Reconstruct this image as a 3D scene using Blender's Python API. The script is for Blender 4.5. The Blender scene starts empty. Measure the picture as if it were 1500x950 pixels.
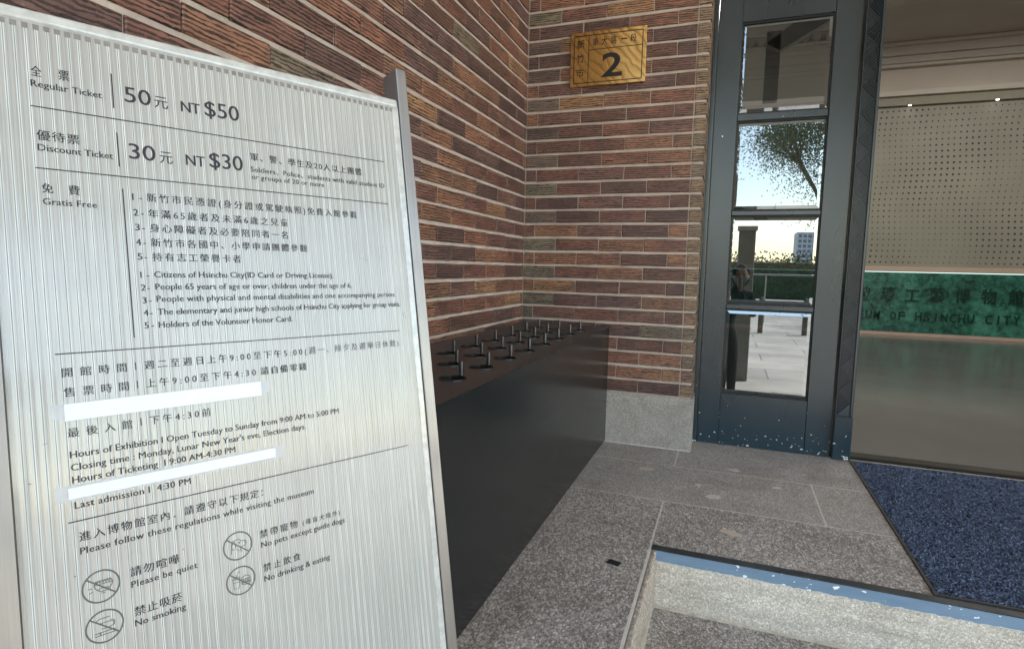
import bpy, bmesh, math, random
import numpy as np
from mathutils import Vector, Matrix
random.seed(7); rng = np.random.default_rng(7)
PI = math.pi
scene = bpy.context.scene
COL = scene.collection

# ------------------------------------------------------------------ camera, sky, sun, exposure
cam_d = bpy.data.cameras.new('camera'); cam = bpy.data.objects.new('camera', cam_d); COL.objects.link(cam)
yaw, pit, roll = -0.355896, 0.099624, 0.0225948
F_ = Vector((math.sin(yaw)*math.cos(pit), math.cos(yaw)*math.cos(pit), -math.sin(pit)))
R_ = Vector((math.cos(yaw), -math.sin(yaw), 0)); U_ = R_.cross(F_)
R2 = math.cos(roll)*R_ + math.sin(roll)*U_; U2 = -math.sin(roll)*R_ + math.cos(roll)*U_
M = Matrix((R2, U2, -F_)).transposed().to_4x4(); M.translation = Vector((1.0217, -2.8996, 0.8764))
cam.matrix_world = M
cam_d.sensor_width = 36; cam_d.lens = 850.756/1500*36; cam_d.clip_start = 0.01; cam_d.clip_end = 2000
scene.camera = cam
SUN_EL, SUN_AZ = math.radians(60), math.radians(128)      # azimuth measured clockwise from +Y (north)
w = bpy.data.worlds.new('World'); scene.world = w; w.use_nodes = True
nt = w.node_tree; bg = nt.nodes['Background']
sky = nt.nodes.new('ShaderNodeTexSky'); sky.sky_type = 'NISHITA'; sky.sun_disc = False
sky.sun_elevation = SUN_EL; sky.sun_rotation = SUN_AZ; sky.air_density = 1.0; sky.dust_density = .5
tint = nt.nodes.new('ShaderNodeMix'); tint.data_type = 'RGBA'; tint.blend_type = 'MULTIPLY'; tint.inputs[0].default_value = 1; tint.inputs[7].default_value = (1.12, 1.0, .84, 1)
nt.links.new(sky.outputs[0], tint.inputs[6]); nt.links.new(tint.outputs[2], bg.inputs[0]); bg.inputs[1].default_value = 0.15
sd = Vector((math.sin(SUN_AZ)*math.cos(SUN_EL), math.cos(SUN_AZ)*math.cos(SUN_EL), math.sin(SUN_EL)))
sun_d = bpy.data.lights.new('sun', 'SUN'); sun_d.energy = 4.5; sun_d.angle = math.radians(0.53); sun_d.color = (1, .95, .88)
sun = bpy.data.objects.new('sun', sun_d); COL.objects.link(sun)
sun.rotation_euler = (-sd).to_track_quat('-Z', 'Y').to_euler(); sun.location = (6, -12, 20)
scene.view_settings.view_transform = 'Standard'; scene.view_settings.look = 'None'
scene.view_settings.exposure = 2.6; scene.view_settings.gamma = 1
scene.cycles.max_bounces = 10; scene.cycles.diffuse_bounces = 5; scene.cycles.glossy_bounces = 5
scene.cycles.sample_clamp_indirect = 6

# ------------------------------------------------------------------ helpers
def link(o, parent=None):
    COL.objects.link(o)
    if parent is not None: o.parent = parent
    return o
def tag(o, label=None, cat=None, group=None, kind=None):
    if label: o['label'] = label
    if cat: o['category'] = cat
    if group: o['group'] = group
    if kind: o['kind'] = kind
    return o
def empty(name, loc=(0, 0, 0), label=None, cat=None, group=None, rot=None):
    o = bpy.data.objects.new(name, None); COL.objects.link(o); o.location = loc; o.empty_display_size = .05
    if rot: o.rotation_euler = rot
    return tag(o, label, cat, group)
class MB:
    """collects shapes into one mesh"""
    def __init__(s): s.v = []; s.f = []
    def add(s, vs, fs):
        n = len(s.v); s.v += [tuple(p) for p in vs]; s.f += [tuple(i+n for i in f) for f in fs]; return s
    def box(s, x0, x1, y0, y1, z0, z1):
        return s.add([(x0,y0,z0),(x1,y0,z0),(x1,y1,z0),(x0,y1,z0),(x0,y0,z1),(x1,y0,z1),(x1,y1,z1),(x0,y1,z1)],
                     [(0,3,2,1),(4,5,6,7),(0,1,5,4),(1,2,6,5),(2,3,7,6),(3,0,4,7)])
    def tube(s, p, q, r, n=12, r2=None, caps=True):
        p = Vector(p); q = Vector(q); d = (q-p).normalized(); a = d.orthogonal().normalized(); b = d.cross(a)
        r2 = r if r2 is None else r2
        vs = [p+(a*math.cos(t)+b*math.sin(t))*r for t in [2*PI*i/n for i in range(n)]] + \
             [q+(a*math.cos(t)+b*math.sin(t))*r2 for t in [2*PI*i/n for i in range(n)]]
        fs = [(i, (i+1) % n, n+(i+1) % n, n+i) for i in range(n)]
        if caps: fs += [tuple(range(n-1, -1, -1)), tuple(range(n, 2*n))]
        return s.add(vs, fs)
    def stroke(s, pts, w, z=0, h=.0004, closed=False):
        """flat line of width w through 2D points, raised h above z"""
        P = [Vector((a, b)) for a, b in pts]; n = len(P)
        L = []; Rr = []
        for i in range(n):
            a = P[(i-1) % n] if (closed or i > 0) else P[i]; b = P[(i+1) % n] if (closed or i < n-1) else P[i]
            d = (b-a); d = d.normalized() if d.length > 0 else Vector((1, 0)); nn = Vector((-d.y, d.x))*w/2
            L.append(P[i]+nn); Rr.append(P[i]-nn)
        vs = [(p.x, p.y, z+h) for p in L]+[(p.x, p.y, z+h) for p in Rr]
        m = n if closed else n-1
        return s.add(vs, [(n+i, n+(i+1) % n, (i+1) % n, i) for i in range(m)])
    def build(s, name, mat=None, parent=None, bevel=0, seg=1, smooth=False):
        me = bpy.data.meshes.new(name); me.from_pydata(s.v, [], s.f); me.update()
        if bevel > 0:
            bm = bmesh.new(); bm.from_mesh(me)
            bmesh.ops.bevel(bm, geom=list(bm.edges), offset=bevel, segments=seg, profile=.5, affect='EDGES', clamp_overlap=True)
            bm.to_mesh(me); bm.free()
        if smooth: me.polygons.foreach_set('use_smooth', [True]*len(me.polygons))
        if mat: me.materials.append(mat)
        return link(bpy.data.objects.new(name, me), parent)
def box(name, x0, x1, y0, y1, z0, z1, mat, parent=None, bevel=0, seg=1):
    return MB().box(x0, x1, y0, y1, z0, z1).build(name, mat, parent, bevel, seg)

# ------------------------------------------------------------------ materials
class NT:
    def __init__(s, name):
        s.m = bpy.data.materials.new(name); s.m.use_nodes = True; s.t = s.m.node_tree; s.t.nodes.clear()
        s.out = s.t.nodes.new('ShaderNodeOutputMaterial')
    def n(s, typ, ins=None, **kw):
        nd = s.t.nodes.new('ShaderNode'+typ)
        for k, v in kw.items(): setattr(nd, k, v)
        for k, v in (ins or {}).items():
            if isinstance(v, bpy.types.NodeSocket): s.t.links.new(v, nd.inputs[k])
            else: nd.inputs[k].default_value = v
        return nd
    def co(s, scale=(1, 1, 1), kind='Object', loc=(0, 0, 0), rot=(0, 0, 0), vec=None):
        if vec is None:
            vec = s.n('TexCoord').outputs[kind] if kind != 'World' else s.n('NewGeometry').outputs['Position']
        return s.n('Mapping', {'Vector': vec, 'Scale': scale, 'Location': loc, 'Rotation': rot}).outputs[0]
    def noise(s, vec, scale, detail=4, rough=.6, dist=0):
        return s.n('TexNoise', {'Vector': vec, 'Scale': scale, 'Detail': detail, 'Roughness': rough, 'Distortion': dist}).outputs['Fac']
    def ramp(s, fac, stops, interp='LINEAR'):
        nd = s.n('ValToRGB', {'Fac': fac}); cr = nd.color_ramp; cr.interpolation = interp
        while len(cr.elements) < len(stops): cr.elements.new(.5)
        for e, (p, c) in zip(cr.elements, stops):
            e.position = p; e.color = (*c, 1) if isinstance(c, (tuple, list)) else (c, c, c, 1)
        return nd.outputs[0]
    def mix(s, fac, a, b, mode='MIX'):
        nd = s.n('Mix', data_type='RGBA', blend_type=mode)
        for k, v in ((0, fac), (6, a), (7, b)):
            if isinstance(v, bpy.types.NodeSocket): s.t.links.new(v, nd.inputs[k])
            elif k == 0: nd.inputs[0].default_value = v
            else: nd.inputs[k].default_value = (*v, 1) if isinstance(v, tuple) else (v, v, v, 1)
        return nd.outputs[2]
    def math(s, op, a, b=0., c=0.):
        nd = s.n('Math', operation=op)
        for k, v in ((0, a), (1, b), (2, c)):
            if isinstance(v, bpy.types.NodeSocket): s.t.links.new(v, nd.inputs[k])
            else: nd.inputs[k].default_value = v
        return nd.outputs[0]
    def bump(s, h, dist, strength=1., prev=None):
        ins = {'Height': h, 'Distance': dist, 'Strength': strength}
        if prev is not None: ins['Normal'] = prev
        return s.n('Bump', ins).outputs[0]
    def pbr(s, color, rough=.5, metal=0., normal=None, spec=.5, **kw):
        ins = {'Roughness': rough, 'Metallic': metal, 'Specular IOR Level': spec}
        if isinstance(color, bpy.types.NodeSocket): ins['Base Color'] = color
        else: ins['Base Color'] = (*color, 1)
        if normal is not None: ins['Normal'] = normal
        ins.update(kw)
        p = s.n('BsdfPrincipled', ins); s.t.links.new(p.outputs[0], s.out.inputs[0]); return s.m
def flat(name, c, rough=.5, metal=0., noise=.12, nscale=12, bumpd=0., bscale=200):
    t = NT(name); v = t.co(kind='World')
    f = t.noise(v, nscale)
    col = t.ramp(f, [(.25, tuple(x*(1-noise) for x in c)), (.75, tuple(min(1, x*(1+noise)) for x in c))])
    nm = t.bump(t.noise(v, bscale, 3), bumpd) if bumpd else None
    return t.pbr(col, rough, metal, nm)

def mat_brick(name='glazed_combed_brick', tan=False):
    t = NT(name)
    oi = t.n('ObjectInfo'); rnd = oi.outputs['Random']
    off = t.n('CombineXYZ', {'X': t.math('MULTIPLY', rnd, 37.), 'Y': t.math('MULTIPLY', rnd, 11.), 'Z': t.math('MULTIPLY', rnd, 53.)}).outputs[0]
    base = t.n('VectorMath', {0: t.n('TexCoord').outputs['Object'], 1: off}, operation='ADD').outputs[0]
    if tan:
        col = t.ramp(rnd, [(0, (.30, .21, .125)), (.35, (.36, .25, .145)), (.6, (.27, .21, .14)), (.8, (.33, .20, .13)), (.95, (.22, .18, .13))], 'CONSTANT')
    else:
        col = t.ramp(rnd, [(0, (.17, .075, .052)), (.13, (.30, .125, .075)), (.26, (.12, .058, .052)), (.36, (.36, .17, .095)),
                       (.5, (.23, .095, .068)), (.62, (.16, .082, .075)), (.74, (.42, .23, .11)), (.80, (.28, .14, .078)), (.9, (.24, .115, .09)), (.965, (.19, .16, .11))], 'CONSTANT')
    col = t.mix(.32, col, (.15, .105, .09))
    # blotches along the brick
    bl = t.noise(t.co((5, 5, 14), vec=base), 1.6, 3)
    col = t.mix(t.ramp(bl, [(.35, 0.), (.7, 1.)]), t.mix(1., col, (.72, .66, .66), 'MULTIPLY'), t.mix(1., col, (1.3, 1.22, 1.12), 'MULTIPLY'))
    # combed horizontal grooves, the shade inside them painted on as near-black
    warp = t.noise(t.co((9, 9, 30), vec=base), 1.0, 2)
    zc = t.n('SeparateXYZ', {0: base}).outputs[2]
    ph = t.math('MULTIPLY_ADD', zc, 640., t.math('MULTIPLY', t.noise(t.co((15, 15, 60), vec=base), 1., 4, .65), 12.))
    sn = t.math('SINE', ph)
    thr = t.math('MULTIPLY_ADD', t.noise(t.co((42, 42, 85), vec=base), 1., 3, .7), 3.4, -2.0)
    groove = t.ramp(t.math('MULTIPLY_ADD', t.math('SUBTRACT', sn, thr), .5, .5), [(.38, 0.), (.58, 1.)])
    groove_shade = t.ramp(warp, [(.33, .7), (.6, 1.)])
    col = t.mix(t.math('MULTIPLY', t.math('SUBTRACT', 1., groove), groove_shade), col, (.022, .016, .014))
    # light mineral flecks in the glaze
    fl = t.noise(t.co((60, 60, 160), vec=base), 1.0, 2)
    col = t.mix(t.ramp(fl, [(.68, 0.), (.78, .55)]), col, (.42, .33, .26))
    n1 = t.bump(groove, .003, .8)
    n2 = t.bump(t.noise(t.co((70, 70, 160), vec=base), 1., 4, .7), .003, .8, n1)
    rough = t.ramp(bl, [(.3, .38), (.7, .62)])
    return t.pbr(col, rough, 0, n2, .5)
def mat_mortar():
    t = NT('mortar'); v = t.co(kind='World')
    c = t.ramp(t.noise(v, 9, 5), [(.3, (.33, .27, .23)), (.7, (.50, .42, .36))])
    c = t.mix(t.ramp(t.noise(v, 160, 2), [(.55, 0.), (.7, .5)]), c, (.5, .44, .38))
    return t.pbr(c, .85, 0, t.bump(t.noise(v, 70, 5), .004, .8))
def mat_terrazzo(name, lo, mid, hi, vs=210, chips=.5, wear=1.):
    t = NT(name); v = t.co(kind='World')
    wv = t.n('VectorMath', {0: v, 1: t.n('VectorMath', {0: t.n('TexNoise', {'Vector': v, 'Scale': 160., 'Detail': 1.}).outputs['Color'], 'Scale': .008}, operation='SCALE').outputs[0]}, operation='ADD').outputs[0]
    vo = t.n('TexVoronoi', {'Vector': t.co((1, .62, 1), vec=wv, rot=(0, 0, .5)), 'Scale': float(vs)})
    r = t.n('SeparateColor', {'Color': vo.outputs['Color']}).outputs[0]
    c = t.ramp(r, [(0, lo), (.22, tuple(x*1.3 for x in lo)), (.42, mid), (.62, tuple(x*.8 for x in mid)), (.76, tuple(x*1.25 for x in mid)), (.92, hi)], 'CONSTANT')
    c = t.mix(t.ramp(vo.outputs['Distance'], [(.3, 0.), (.65, .5)]), c, tuple(x*.9 for x in lo))
    curl = t.noise(t.co((1, .35, 1), vec=wv, rot=(0, 0, .9)), vs*1.3, 2, .5, 1.5)
    c = t.mix(t.ramp(curl, [(.56, 0.), (.66, .7)]), c, hi)
    c = t.mix(t.ramp(curl, [(.34, .6), (.42, 0.)]), c, tuple(x*.45 for x in lo))
    st = t.noise(v, 3.2, 6, .68, .6)
    c = t.mix(wear, c, t.ramp(st, [(.28, (.70, .66, .62)), (.5, (1.0, .97, .92)), (.72, (1.18, 1.15, 1.1))]), 'MULTIPLY')
    h = t.math('MULTIPLY_ADD', vo.outputs['Distance'], -.7, t.noise(v, 420, 2))
    return t.pbr(c, .62, 0, t.bump(h, .0016, .8), .4)
def mat_paint():
    t = NT('slate_blue_paint'); v = t.co(kind='World')
    n1 = t.noise(t.co((6, 6, 1.5), vec=v), 1.5, 4, .6, .6)
    z = t.n('SeparateXYZ', {0: v}).outputs[2]
    worn = t.ramp(z, [(.0, 1.), (.35, 0.)])
    c = t.ramp(n1, [(.3, (.010, .016, .020)), (.55, (.013, .020, .025)), (.75, (.017, .025, .031))])
    c = t.mix(t.math('MULTIPLY', worn, .85), c, (.008, .030, .048))
    sp = t.noise(t.co((1, 1, 1.25), vec=v), 50, 2, .4)
    lim = t.math('SUBTRACT', .80, t.math('MULTIPLY', worn, .14))
    chip = t.math('GREATER_THAN', sp, lim)
    c = t.mix(chip, c, (.72, .72, .68))
    drip = t.noise(t.co((55, 55, 2.2), vec=v), 1., 4, .6, .8)
    nm = t.bump(drip, .0003, .5); nm = t.bump(t.noise(v, 14, 1), .0015, .25, nm)
    return t.pbr(c, t.ramp(t.noise(t.co((3, 3, .8), vec=v), 1.5, 1), [(.3, .26), (.7, .31)]), 0, nm, .65)
def mat_steel(name, c=(.29, .275, .262), r=.38):
    t = NT(name); v = t.co()
    n = t.noise(t.co((300, 4, 300), vec=v), 1., 3)
    return t.pbr(t.ramp(n, [(.3, tuple(x*.86 for x in c)), (.7, c)]), t.ramp(t.noise(v, 5, 3), [(.3, r*.8), (.7, r*1.3)]), 1., t.bump(n, .0002, .4))
def mat_glass():
    t = NT('door_glass')
    tr = t.n('BsdfTransparent', {'Color': (.10, .11, .11, 1)}); gl = t.n('BsdfGlossy', {'Color': (.93, .98, 1, 1), 'Roughness': .0})
    mx = t.n('MixShader', {0: t.n('Fresnel', {'IOR': 2.65}).outputs[0], 1: tr.outputs[0], 2: gl.outputs[0]})
    t.t.links.new(mx.outputs[0], t.out.inputs[0]); return t.m
def mat_tape():
    t = NT('clear_tape')
    tr = t.n('BsdfTransparent', {'Color': (1, 1, 1, 1)}); p = t.n('BsdfPrincipled', {'Base Color': (.66, .70, .74, 1), 'Roughness': .25})
    mx = t.n('MixShader', {0: .42, 1: tr.outputs[0], 2: p.outputs[0]}); t.t.links.new(mx.outputs[0], t.out.inputs[0]); return t.m
def emit(name, c, s):
    t = NT(name); e = t.n('Emission', {'Color': (*c, 1), 'Strength': s}); t.t.links.new(e.outputs[0], t.out.inputs[0]); return t.m

# ------------------------------------------------------------------ material instances
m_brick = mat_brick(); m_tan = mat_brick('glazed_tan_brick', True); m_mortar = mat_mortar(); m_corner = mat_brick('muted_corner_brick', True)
for nd_ in m_corner.node_tree.nodes:
    if nd_.type == 'VALTORGB' and nd_.color_ramp.interpolation == 'CONSTANT':
        for el_, c_ in zip(nd_.color_ramp.elements, ((.20, .155, .125), (.24, .22, .15), (.15, .105, .095), (.26, .20, .15), (.17, .165, .13))): el_.color = (*c_, 1)
m_floor = mat_terrazzo('washed_granite', (.165, .15, .14), (.40, .372, .35), (.68, .64, .60), 200)
m_floor2 = mat_terrazzo('washed_granite_smooth', (.23, .21, .197), (.40, .372, .35), (.56, .53, .50), 270)
m_riser = mat_terrazzo('pale_granite_riser', (.40, .38, .34), (.56, .535, .49), (.74, .72, .67), 230)
def stained(base):
    """adds horizontal dirt runs to the riser stone"""
    tr = base.node_tree; p = [n for n in tr.nodes if n.type == 'BSDF_PRINCIPLED'][0]; src = p.inputs['Base Color'].links[0].from_socket
    g = tr.nodes.new('ShaderNodeNewGeometry'); mp = tr.nodes.new('ShaderNodeMapping'); mp.inputs['Scale'].default_value = (1.6, 1, 16)
    nz = tr.nodes.new('ShaderNodeTexNoise'); nz.inputs['Scale'].default_value = 2.2; nz.inputs['Detail'].default_value = 6; nz.inputs['Roughness'].default_value = .7
    cr = tr.nodes.new('ShaderNodeValToRGB'); cr.color_ramp.elements[0].position = .32; cr.color_ramp.elements[0].color = (.84, .81, .77, 1); cr.color_ramp.elements[1].position = .62; cr.color_ramp.elements[1].color = (1.18, 1.15, 1.12, 1)
    mx = tr.nodes.new('ShaderNodeMix'); mx.data_type = 'RGBA'; mx.blend_type = 'MULTIPLY'; mx.inputs[0].default_value = 1
    for a, b in ((g.outputs['Position'], mp.inputs[0]), (mp.outputs[0], nz.inputs['Vector']), (nz.outputs['Fac'], cr.inputs[0]), (src, mx.inputs[6]), (cr.outputs[0], mx.inputs[7]), (mx.outputs[2], p.inputs['Base Color'])): tr.links.new(a, b)
    return base
m_riser_stained = stained(m_riser)
m_stone = mat_terrazzo('grey_granite_base', (.27, .25, .232), (.37, .345, .325), (.49, .465, .44), 250)
m_joint = flat('pale_cement_joint', (.56, .51, .45), .9, 0, .15, 30, .002)
m_conc = flat('cement', (.36, .34, .31), .85, 0, .15, 6, .004, 60)
m_paint = mat_paint(); m_dark = flat('black_rubber', (.012, .012, .012), .6)
m_steel = mat_steel('brushed_stainless'); m_steel_side = m_steel
m_glass = mat_glass(); m_tape = mat_tape()
m_white = flat('white_plaster', (.80, .77, .72), .85, 0, .03, 3)
m_plaster = flat('beige_plaster', (.50, .45, .39), .85, 0, .05, 3, .002, 40)
m_plaster2 = flat('taupe_plaster', (.43, .395, .35), .85, 0, .05, 3, .002, 40)

# ------------------------------------------------------------------ ground, landing, steps
g = MB()
g.add([(-300, -600, -.6), (300, -600, -.6), (300, 300, -.6), (-300, 300, -.6)], [(0, 1, 2, 3)])
t = NT('plaza_paving'); v = t.co(kind='World')
bt = t.n('TexBrick', {'Vector': v, 'Color1': (.20, .19, .175, 1), 'Color2': (.26, .245, .225, 1), 'Mortar': (.09, .085, .08, 1), 'Scale': 1., 'Mortar Size': .012, 'Brick Width': 1.6, 'Row Height': .9})
c = t.mix(1., bt.outputs[0], t.ramp(t.noise(v, 1.2, 5), [(.3, .7), (.7, 1.15)]), 'MULTIPLY')
m_plaza = t.pbr(c, .75, 0, t.bump(t.noise(v, 60, 3), .004))
tag(g.build('ground', m_plaza), kind='structure')

land = MB().box(-.0, 4.4, -1.085, .19, -.6, -.004).box(0, .838, -3.2, -1.0849, -.6, -.0041).build('landing', m_conc)
tag(land, kind='structure')
box('joint_bed', .001, 4.39, -1.08, .189, -.0039, -.0003, m_joint, land)
box('joint_bed', .001, .837, -3.19, -1.0801, -.0039, -.0003, m_joint, land)
def slab(x0, x1, y0, y1, mat):
    gap = .0028
    return box('slab', x0+gap, x1-gap, y0+gap, y1-gap, -.0038, 0, mat, land, .0006)
for x0, x1 in ((0, .835), (.835, 2.4), (2.4, 4.39)): slab(x0, x1, -.262, .188, m_floor2)
for x0, x1 in ((0, 1.386), (1.386, 2.7), (2.7, 4.39)): slab(x0, x1, -.686, -.262, m_floor2)
for x0, x1 in ((.832, 2.3), (2.3, 4.39)): slab(x0, x1, -1.066, -.686, m_floor)
slab(0, .832, -1.95, -.686, m_floor); slab(0, .836, -3.19, -1.95, m_floor)
# pebbles ground flush into the terrazzo
def pebble(x, y, rx, ry, rot, mat):
    n = 14; pts = []
    for i in range(n):
        a = 2*PI*i/n; k = 1+random.uniform(-.16, .16)
        px, py = rx*k*math.cos(a), ry*k*math.sin(a)
        pts.append((x+px*math.cos(rot)-py*math.sin(rot), y+px*math.sin(rot)+py*math.cos(rot), .0006))
    MB().add(pts+[(a, b, -.002) for a, b, _ in pts], [tuple(range(n))]+[(i, i+n, (i+1) % n+n, (i+1) % n) for i in range(n)]).build('inlaid_pebble', mat, land)
m_pb1 = flat('pinkish_pebble', (.50, .38, .31), .5, 0, .15, 60); m_pb2 = flat('grey_pebble', (.50, .465, .42), .5, 0, .15, 60)
pebble(.723, -.348, .034, .022, .1, m_pb1); pebble(.948, -.46, .012, .013, 0, m_pb2); pebble(1.009, -.565, .03, .022, .2, m_pb2)
pebble(1.072, -.875, .036, .019, -.2, m_pb1); pebble(1.086, -.205, .024, .013, 0, m_pb2); pebble(1.25, -.36, .018, .01, .3, m_pb2)
# steps down
st = MB().box(.8385, 4.4, -1.78, -1.0855, -.6, -.19).build('step', m_floor, None, .004)
tag(st, kind='structure')
tag(MB().box(.8385, 4.4, -2.2, -1.7805, -.6, -.395).build('step', m_floor, None, .004), kind='structure')
m_riser = m_riser_stained
rs = tag(box('riser', .8385, 4.4, -1.0935, -1.0857, -.1895, -.03, m_riser, None, .001), kind='structure')
m_cheek = mat_terrazzo('worn_cheek', (.26, .225, .19), (.42, .37, .32), (.6, .55, .5), 150)
ck = tag(box('step_cheek', .8382, .853, -3.2, -1.0945, -.5995, -.0012, m_cheek, None, .004, 2), kind='structure')
# cement fillet at the foot of the riser
tag(MB().add([(.853, -1.0938, -.1895), (4.4, -1.0938, -.1895), (4.4, -1.100, -.1895), (.853, -1.100, -.1895), (.853, -1.0938, -.184), (4.4, -1.0938, -.184)],
             [(2, 3, 4, 5), (0, 3, 2, 1), (0, 4, 3), (1, 2, 5)]).build('mortar_fillet', flat('stained_mortar', (.42, .36, .28), .9, 0, .3, 30)), kind='structure')

ns = empty('step_nosing', (.84, -1.08, 0), 'chipped blue painted metal edging with a dark top along the edge of the entrance step', 'step edging')
t = NT('chipped_blue_paint'); v = t.co(kind='World')
chip = t.math('GREATER_THAN', t.noise(t.co((1, 1, 2), vec=v), 30, 3, .5), .628)
patch = t.math('GREATER_THAN', t.noise(v, 3.1, 1, .5), .45)
lowr = t.math('LESS_THAN', t.math('ADD', t.n('SeparateXYZ', {0: v}).outputs[2], t.math('MULTIPLY', t.noise(v, 30, 4), .02)), -.024)
c = t.mix(t.math('MULTIPLY', chip, patch), t.ramp(t.noise(t.co((2, 2, 9), vec=v), 4, 3), [(.3, (.13, .20, .28)), (.7, (.165, .245, .335))]), (.8, .82, .8))
c = t.mix(lowr, c, (.5, .5, .48))
m_blue = t.pbr(c, .45)
f1 = box('front_plate', -.003, 3.55, -.0185, -.0142, -.037, -.0012, m_blue, ns, .0008)
t = NT('worn_black_flange'); v = t.co(kind='World')
c = t.ramp(t.noise(v, 14, 5), [(.3, (.018, .02, .022)), (.62, (.045, .05, .052)), (.8, (.16, .16, .15))])
f2 = box('top_flange', -.003, 3.55, -.0178, .015, -.001, .0022, t.pbr(c, .5, .3), ns, .0006)

fp = empty('floor_plate', (.744, -1.231, 0), 'small black scored rubber pad lying on the granite landing by the step', 'rubber pad', rot=(0, 0, -.25))
box('pad', -.02, .02, -.012, .012, .0002, .004, m_dark, fp, .0015)
rb = MB()
for k in range(4): rb.box(-.018, .018, -.0095+.005*k, -.0075+.005*k, .004, .0052)
rb.build('ridge', m_dark, fp)

# ------------------------------------------------------------------ brick walls
PITCH = .07; Z0 = .257
cache = {}
def brick_mesh(wd, depth, var, tan=False):
    key = (round(wd, 3), depth, var)+((1,) if tan else ())
    if key in cache: return cache[key]
    r = random.Random(hash(key) & 0xffff); h = .0578; b = .0025
    j = lambda a=.0013: r.uniform(-a, a)
    x, z = wd/2, h/2
    out = [(-x+j(), 0, -z+j()), (0, 0, -z+j(.0012)), (x+j(), 0, -z+j()), (x+j(), 0, z+j()), (0, 0, z+j(.0012)), (-x+j(), 0, z+j())]
    vs = [(p[0]*(1-b/x), -.0+j(.0006), p[2]*(1-b/z)) for p in out] + [(p[0], b, p[2]) for p in out] + [(p[0], depth, p[2]) for p in out]
    fs = [(0, 1, 4, 5), (1, 2, 3, 4)]+[(i, i+6, (i+1) % 6+6, (i+1) % 6) for i in range(6)]+[(i+6, i+12, (i+1) % 6+12, (i+1) % 6+6) for i in range(6)]
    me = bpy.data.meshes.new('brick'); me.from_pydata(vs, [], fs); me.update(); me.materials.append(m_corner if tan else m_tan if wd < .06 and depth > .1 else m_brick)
    cache[key] = me; return me
def proj_px(p):
    d = Vector(p)-cam.matrix_world.translation; z = d.dot(F_)
    if z < .05: return (-9999, -9999)
    return 750+850.756*d.dot(R2)/z, 475-850.756*d.dot(U2)/z
def rows(first, L, total):
    xs = [0]; x = first
    while x < total-.03: xs.append(x); x += L
    xs.append(total); return xs
NROW = 48
bw = MB().box(-.0058, .8745, .0055, .30, .0, 3.67).build('brick_wall', m_mortar)
tag(bw, 'short reddish brown brick wall carrying the brass number plate beside the door', 'wall')
for n in range(NROW):
    xs = rows(.0574 if n % 2 else .17, .2253, .8215)
    for a, b in zip(xs[:-1], xs[1:]):
        g_ = .0019
        o = link(bpy.data.objects.new('brick', brick_mesh(b-a-2*g_, .02, n % 3, a == 0 and n % 2 == 0)), bw)
        o.location = ((a+b)/2, random.uniform(-.0012, .0012), Z0+PITCH*(n+.5)+random.uniform(-.0009, .0009))
    o = link(bpy.data.objects.new('brick', brick_mesh(.0555, .17, n % 2)), bw)
    o.location = (.8525, random.uniform(-.001, .001), Z0+PITCH*(n+.5)); 
lw = MB().box(-.30, -.006, -2.45, .30, 0, 3.67).build('brick_wall', m_mortar)
tag(lw, 'long dark brown brick wall running past the ticket board and behind the black stand', 'wall')
extra = MB(); cnt = 0; LEN = 2.45
for n in range(NROW):
    ss = rows(.148 if n % 2 else .031, .2345, LEN)
    for a, b in zip(ss[:-1], ss[1:]):
        g_ = .0019; yc = -(a+b)/2; zc = Z0+PITCH*(n+.5)
        pts = [proj_px((0, -s_, zc)) for s_ in (a, (a+b)/2, b)]
        vis = any(-60 < u < 1000 and -45 < v_ < 560 and (v_ < .233*u+32 or u > 565) for u, v_ in pts) and n >= 4
        me = brick_mesh(b-a-2*g_, .02, n % 3)
        if vis and cnt < 296:
            o = link(bpy.data.objects.new('brick', me), lw); o.rotation_euler = (0, 0, PI/2)
            o.location = (random.uniform(-.0012, .0012), yc, zc+random.uniform(-.0009, .0009)); cnt += 1
        else:
            extra.add([(-v_.co.y, v_.co.x+yc, v_.co.z+zc) for v_ in me.vertices], [tuple(p.vertices) for p in me.polygons])
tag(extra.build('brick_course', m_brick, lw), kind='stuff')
print('left wall bricks', cnt)

def base_block(name, x0, x1, parent, rot=False, y1=.17):
    prof = [(y1, 0), (-.018, 0), (-.018, .226), (-.014, .231), (-.014, .24), (-.007, .252), (-.007, .2565), (y1, .2565)]
    k = len(prof); vs = [(x0, a, b) for a, b in prof]+[(x1, a, b) for a, b in prof]
    fs = [tuple(range(k)), tuple(range(2*k-1, k-1, -1))]+[(i, i+k, (i+1) % k+k, (i+1) % k) for i in range(k)]
    if rot: vs = [(-b_, a_, c_) for a_, b_, c_ in vs]
    return MB().add(vs, fs).build(name, m_stone, parent)
base_block('stone_base', -.0, .887, bw)
base_block('stone_base', -2.46, -.019, lw, True, .0)
cj = box('cement_line', .0, .8885, -.0195, .1695, -.0005, .004, m_joint, bw)

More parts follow.
